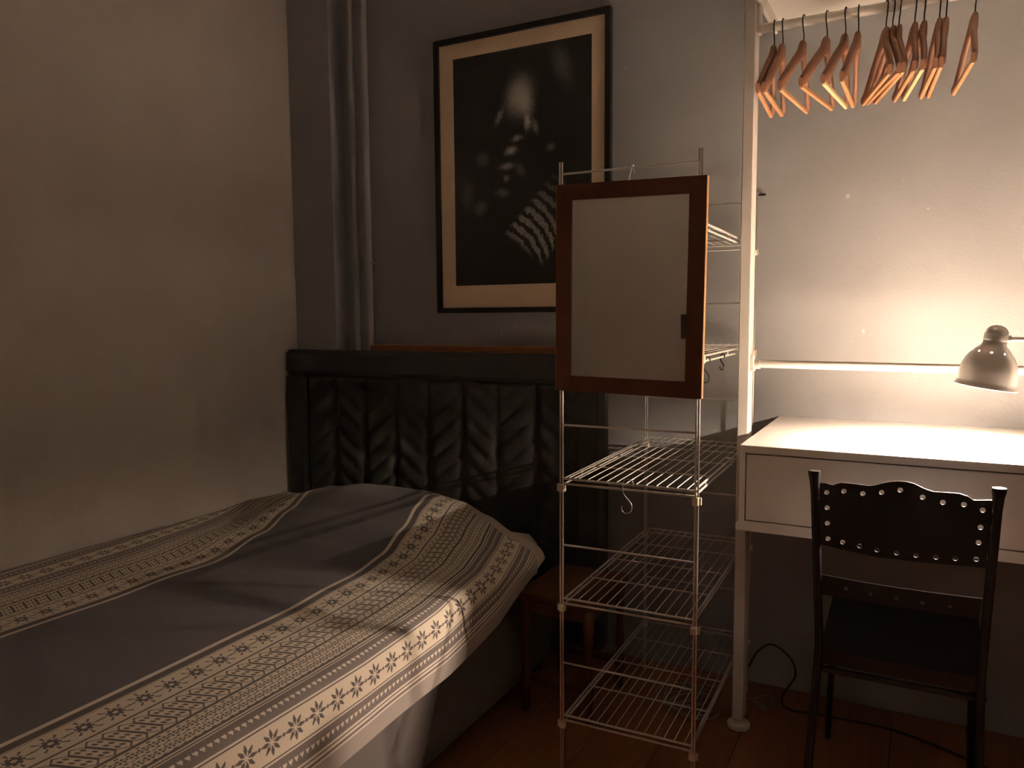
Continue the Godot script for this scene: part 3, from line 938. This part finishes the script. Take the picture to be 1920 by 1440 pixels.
func panel(parent: Node3D, called: String, outline: Array, holes: Array, z6: Callable, z: float, r: float) -> void:
	# sheet metal with punched holes: joined by keyhole cuts, then pushed out
	var comb := CSGCombiner3D.new()
	comb.name = called
	parent.add_child(comb, true)
	var poly := CSGPolygon3D.new()
	poly.name = "sheet"
	var pts := PackedVector2Array()
	for q in outline: pts.append(z6.call(q[0], q[1]))
	poly.polygon = pts
	poly.depth = 0.005
	poly.position.z = z + 0.0025
	poly.material = M.black_metal
	comb.add_child(poly)
	for q in holes:
		var c := CSGCylinder3D.new()
		c.name = "hole"
		c.operation = CSGShape3D.OPERATION_SUBTRACTION
		c.radius = r
		c.height = 0.03
		c.sides = 14
		c.material = M.black_metal
		var v: Vector2 = z6.call(q[0], q[1])
		c.position = Vector3(v.x, v.y, z)
		c.rotation.x = PI / 2
		comb.add_child(c, true)

# ---------------------------------------------------------------- stool beside the bed
func build_stool() -> void:
	var t := thing("side_stool", "small dark wooden stool with turned legs between bed and wire rack", "stool", Vector3(-0.920, 0, 0.375))
	var st := sf(); box(st, Vector3(-0.128, 0.352, -0.165), Vector3(0.118, 0.374, 0.145), 0.005); part(st, "top", M.stool_wood, t)
	for x in [-0.108, 0.096]:
		for z in [-0.14, 0.122]:
			st = sf(); lathe(st, [Vector2(0, 0), Vector2(0.010, 0), Vector2(0.014, 0.02), Vector2(0.013, 0.06), Vector2(0.017, 0.075), Vector2(0.017, 0.11), Vector2(0.011, 0.125), Vector2(0.015, 0.16), Vector2(0.012, 0.20), Vector2(0.010, 0.235), Vector2(0.016, 0.25), Vector2(0.011, 0.262), Vector2(0.016, 0.28), Vector2(0.017, 0.352), Vector2(0, 0.352)], 16, Transform3D(Basis.IDENTITY, Vector3(x, 0, z))); part(st, "turned_leg", M.stool_wood, t)
	for z in [-0.14, 0.122]:
		st = sf(); box(st, Vector3(-0.10, 0.31, z - 0.008), Vector3(0.09, 0.352, z + 0.008), 0.002); part(st, "apron", M.stool_wood, t)
		st = sf(); box(st, Vector3(-0.10, 0.080, z - 0.008), Vector3(0.09, 0.104, z + 0.008), 0.003); part(st, "stretcher", M.stool_wood, t)
	for x in [-0.108, 0.096]:
		st = sf(); box(st, Vector3(x - 0.008, 0.31, -0.13), Vector3(x + 0.008, 0.352, 0.115), 0.002); part(st, "apron", M.stool_wood, t)

# ---------------------------------------------------------------- hooks, cables, plugs
func build_small() -> void:
	# hook that the mirror hangs from
	var h := pl(1186, 312, 2, 0.785)
	var t := thing("mirror_hook", "thin wire hook over the top bar holding the mirror", "hook", Vector3(h.x, 1.5337, 0.782))
	var st := sf(); tube(st, curve_points([Vector3(0, -0.012, -0.006), Vector3(0, 0.002, -0.0055), Vector3(0, 0.0062, 0), Vector3(0.0005, 0.001, 0.007), Vector3(0.002, -0.025, 0.030), Vector3(0.003, -0.050, 0.044)], 5), 0.0019, 8); part(st, "hook_wire", M.chrome, t)
	h = pl(1178, 909, 2, 0.786)
	s_hook("s_hook", "silver s-hook hanging from the lit wire shelf", Vector3(h.x, 0.7995, 0.787), 0.075, 0.0012, 0.15, M.chrome)
	h = pl(1328, 690, 0, -0.444)
	s_hook("s_hook", "dark s-hook hanging just below the mirror's corner", Vector3(-0.446, 1.091, 0.69), 0.055, 0.0013, -0.25, M.hook_black)
	s_hook("s_hook", "small black hook on the side of the shelf by the white post", Vector3(-0.452, 1.091, 0.50), 0.036, 0.0018, -0.35, M.hook_black)
	# peg in the wall by the post
	var p := pl(1430, 366, 2, 0.0)
	t = thing("wall_peg", "short black peg in the wall beside the white post", "peg", Vector3(p.x, p.y, 0))
	st = sf(); tube(st, [Vector3(0, 0, -0.002), Vector3(-0.001, 0, 0.010)], 0.003, 8); box(st, Vector3(-0.011, -0.003, 0.009), Vector3(0.011, 0.003, 0.013), 0.001); part(st, "peg", M.hook_black, t)
	# black cord under the desk
	var cord := []
	for q in [[1404, 1250, 0.03], [1420, 1222, 0.035], [1445, 1208, 0.035], [1470, 1222, 0.035], [1488, 1245, 0.035], [1491, 1268, 0.035], [1481, 1284, 0.035]]: cord.append(pl(q[0], q[1], 2, q[2]))
	for q in [[1467, 1306], [1470, 1323], [1490, 1333], [1527, 1338], [1573, 1347], [1640, 1360], [1694, 1375], [1760, 1400], [1813, 1423], [1870, 1452]]: cord.append(pl(q[0], q[1], 1, 0.0035))
	st = sf(); tube(st, curve_points(cord, 5), 0.0032, 8)
	tag(part(st, "power_cord", M.cord_black), "black power cord looping down to the floor under the desk", "cord")
	# white cable from under the rack, past the post
	cord = []
	for q in [[1244, 1292], [1275, 1288], [1310, 1284], [1345, 1289], [1372, 1300], [1392, 1308], [1415, 1309], [1440, 1304], [1452, 1312], [1444, 1324]]: cord.append(pl(q[0], q[1], 1, 0.003))
	st = sf(); tube(st, curve_points(cord, 5), 0.0026, 8)
	tag(part(st, "white_cable", M.cord_white), "white cable running along the floor behind the post foot", "cord")
	# tangle of cable under the lowest shelf
	cord = []
	var rng := RandomNumberGenerator.new(); rng.seed = 4
	for k in 34:
		var a := k * 1.15
		var r := 0.045 + 0.05 * rng.randf()
		cord.append(Vector3(-0.66 + 0.9 * r * cos(a) + 0.0035 * k, 0.004 + 0.0035 * (k % 5) + 0.006 * rng.randf(), 0.20 + r * sin(a) + 0.002 * k))
	st = sf(); tube(st, curve_points(cord, 5), 0.0023, 6)
	tag(part(st, "cable_tangle", M.cord_white), "tangled pale cable heaped on the floor beneath the wire rack", "cord")
	# plugs
	for q in [[1421, 1326, "pale plug lying beside the black cord"], [1431, 1331, "pale round adapter lying by the plug"]]:
		p = pl(q[0], q[1], 1, 0.0)
		t = thing("plug", q[2], "plug", p, 0.6)
		st = sf(); box(st, Vector3(-0.008, 0, -0.011), Vector3(0.008, 0.014, 0.011), 0.003); part(st, "plug_body", M.cord_white, t)
		st = sf()
		for k in [-0.004, 0.004]: tube(st, [Vector3(k, 0.007, -0.010), Vector3(k, 0.007, -0.022)], 0.0018, 6)
		part(st, "pins", M.chrome, t)
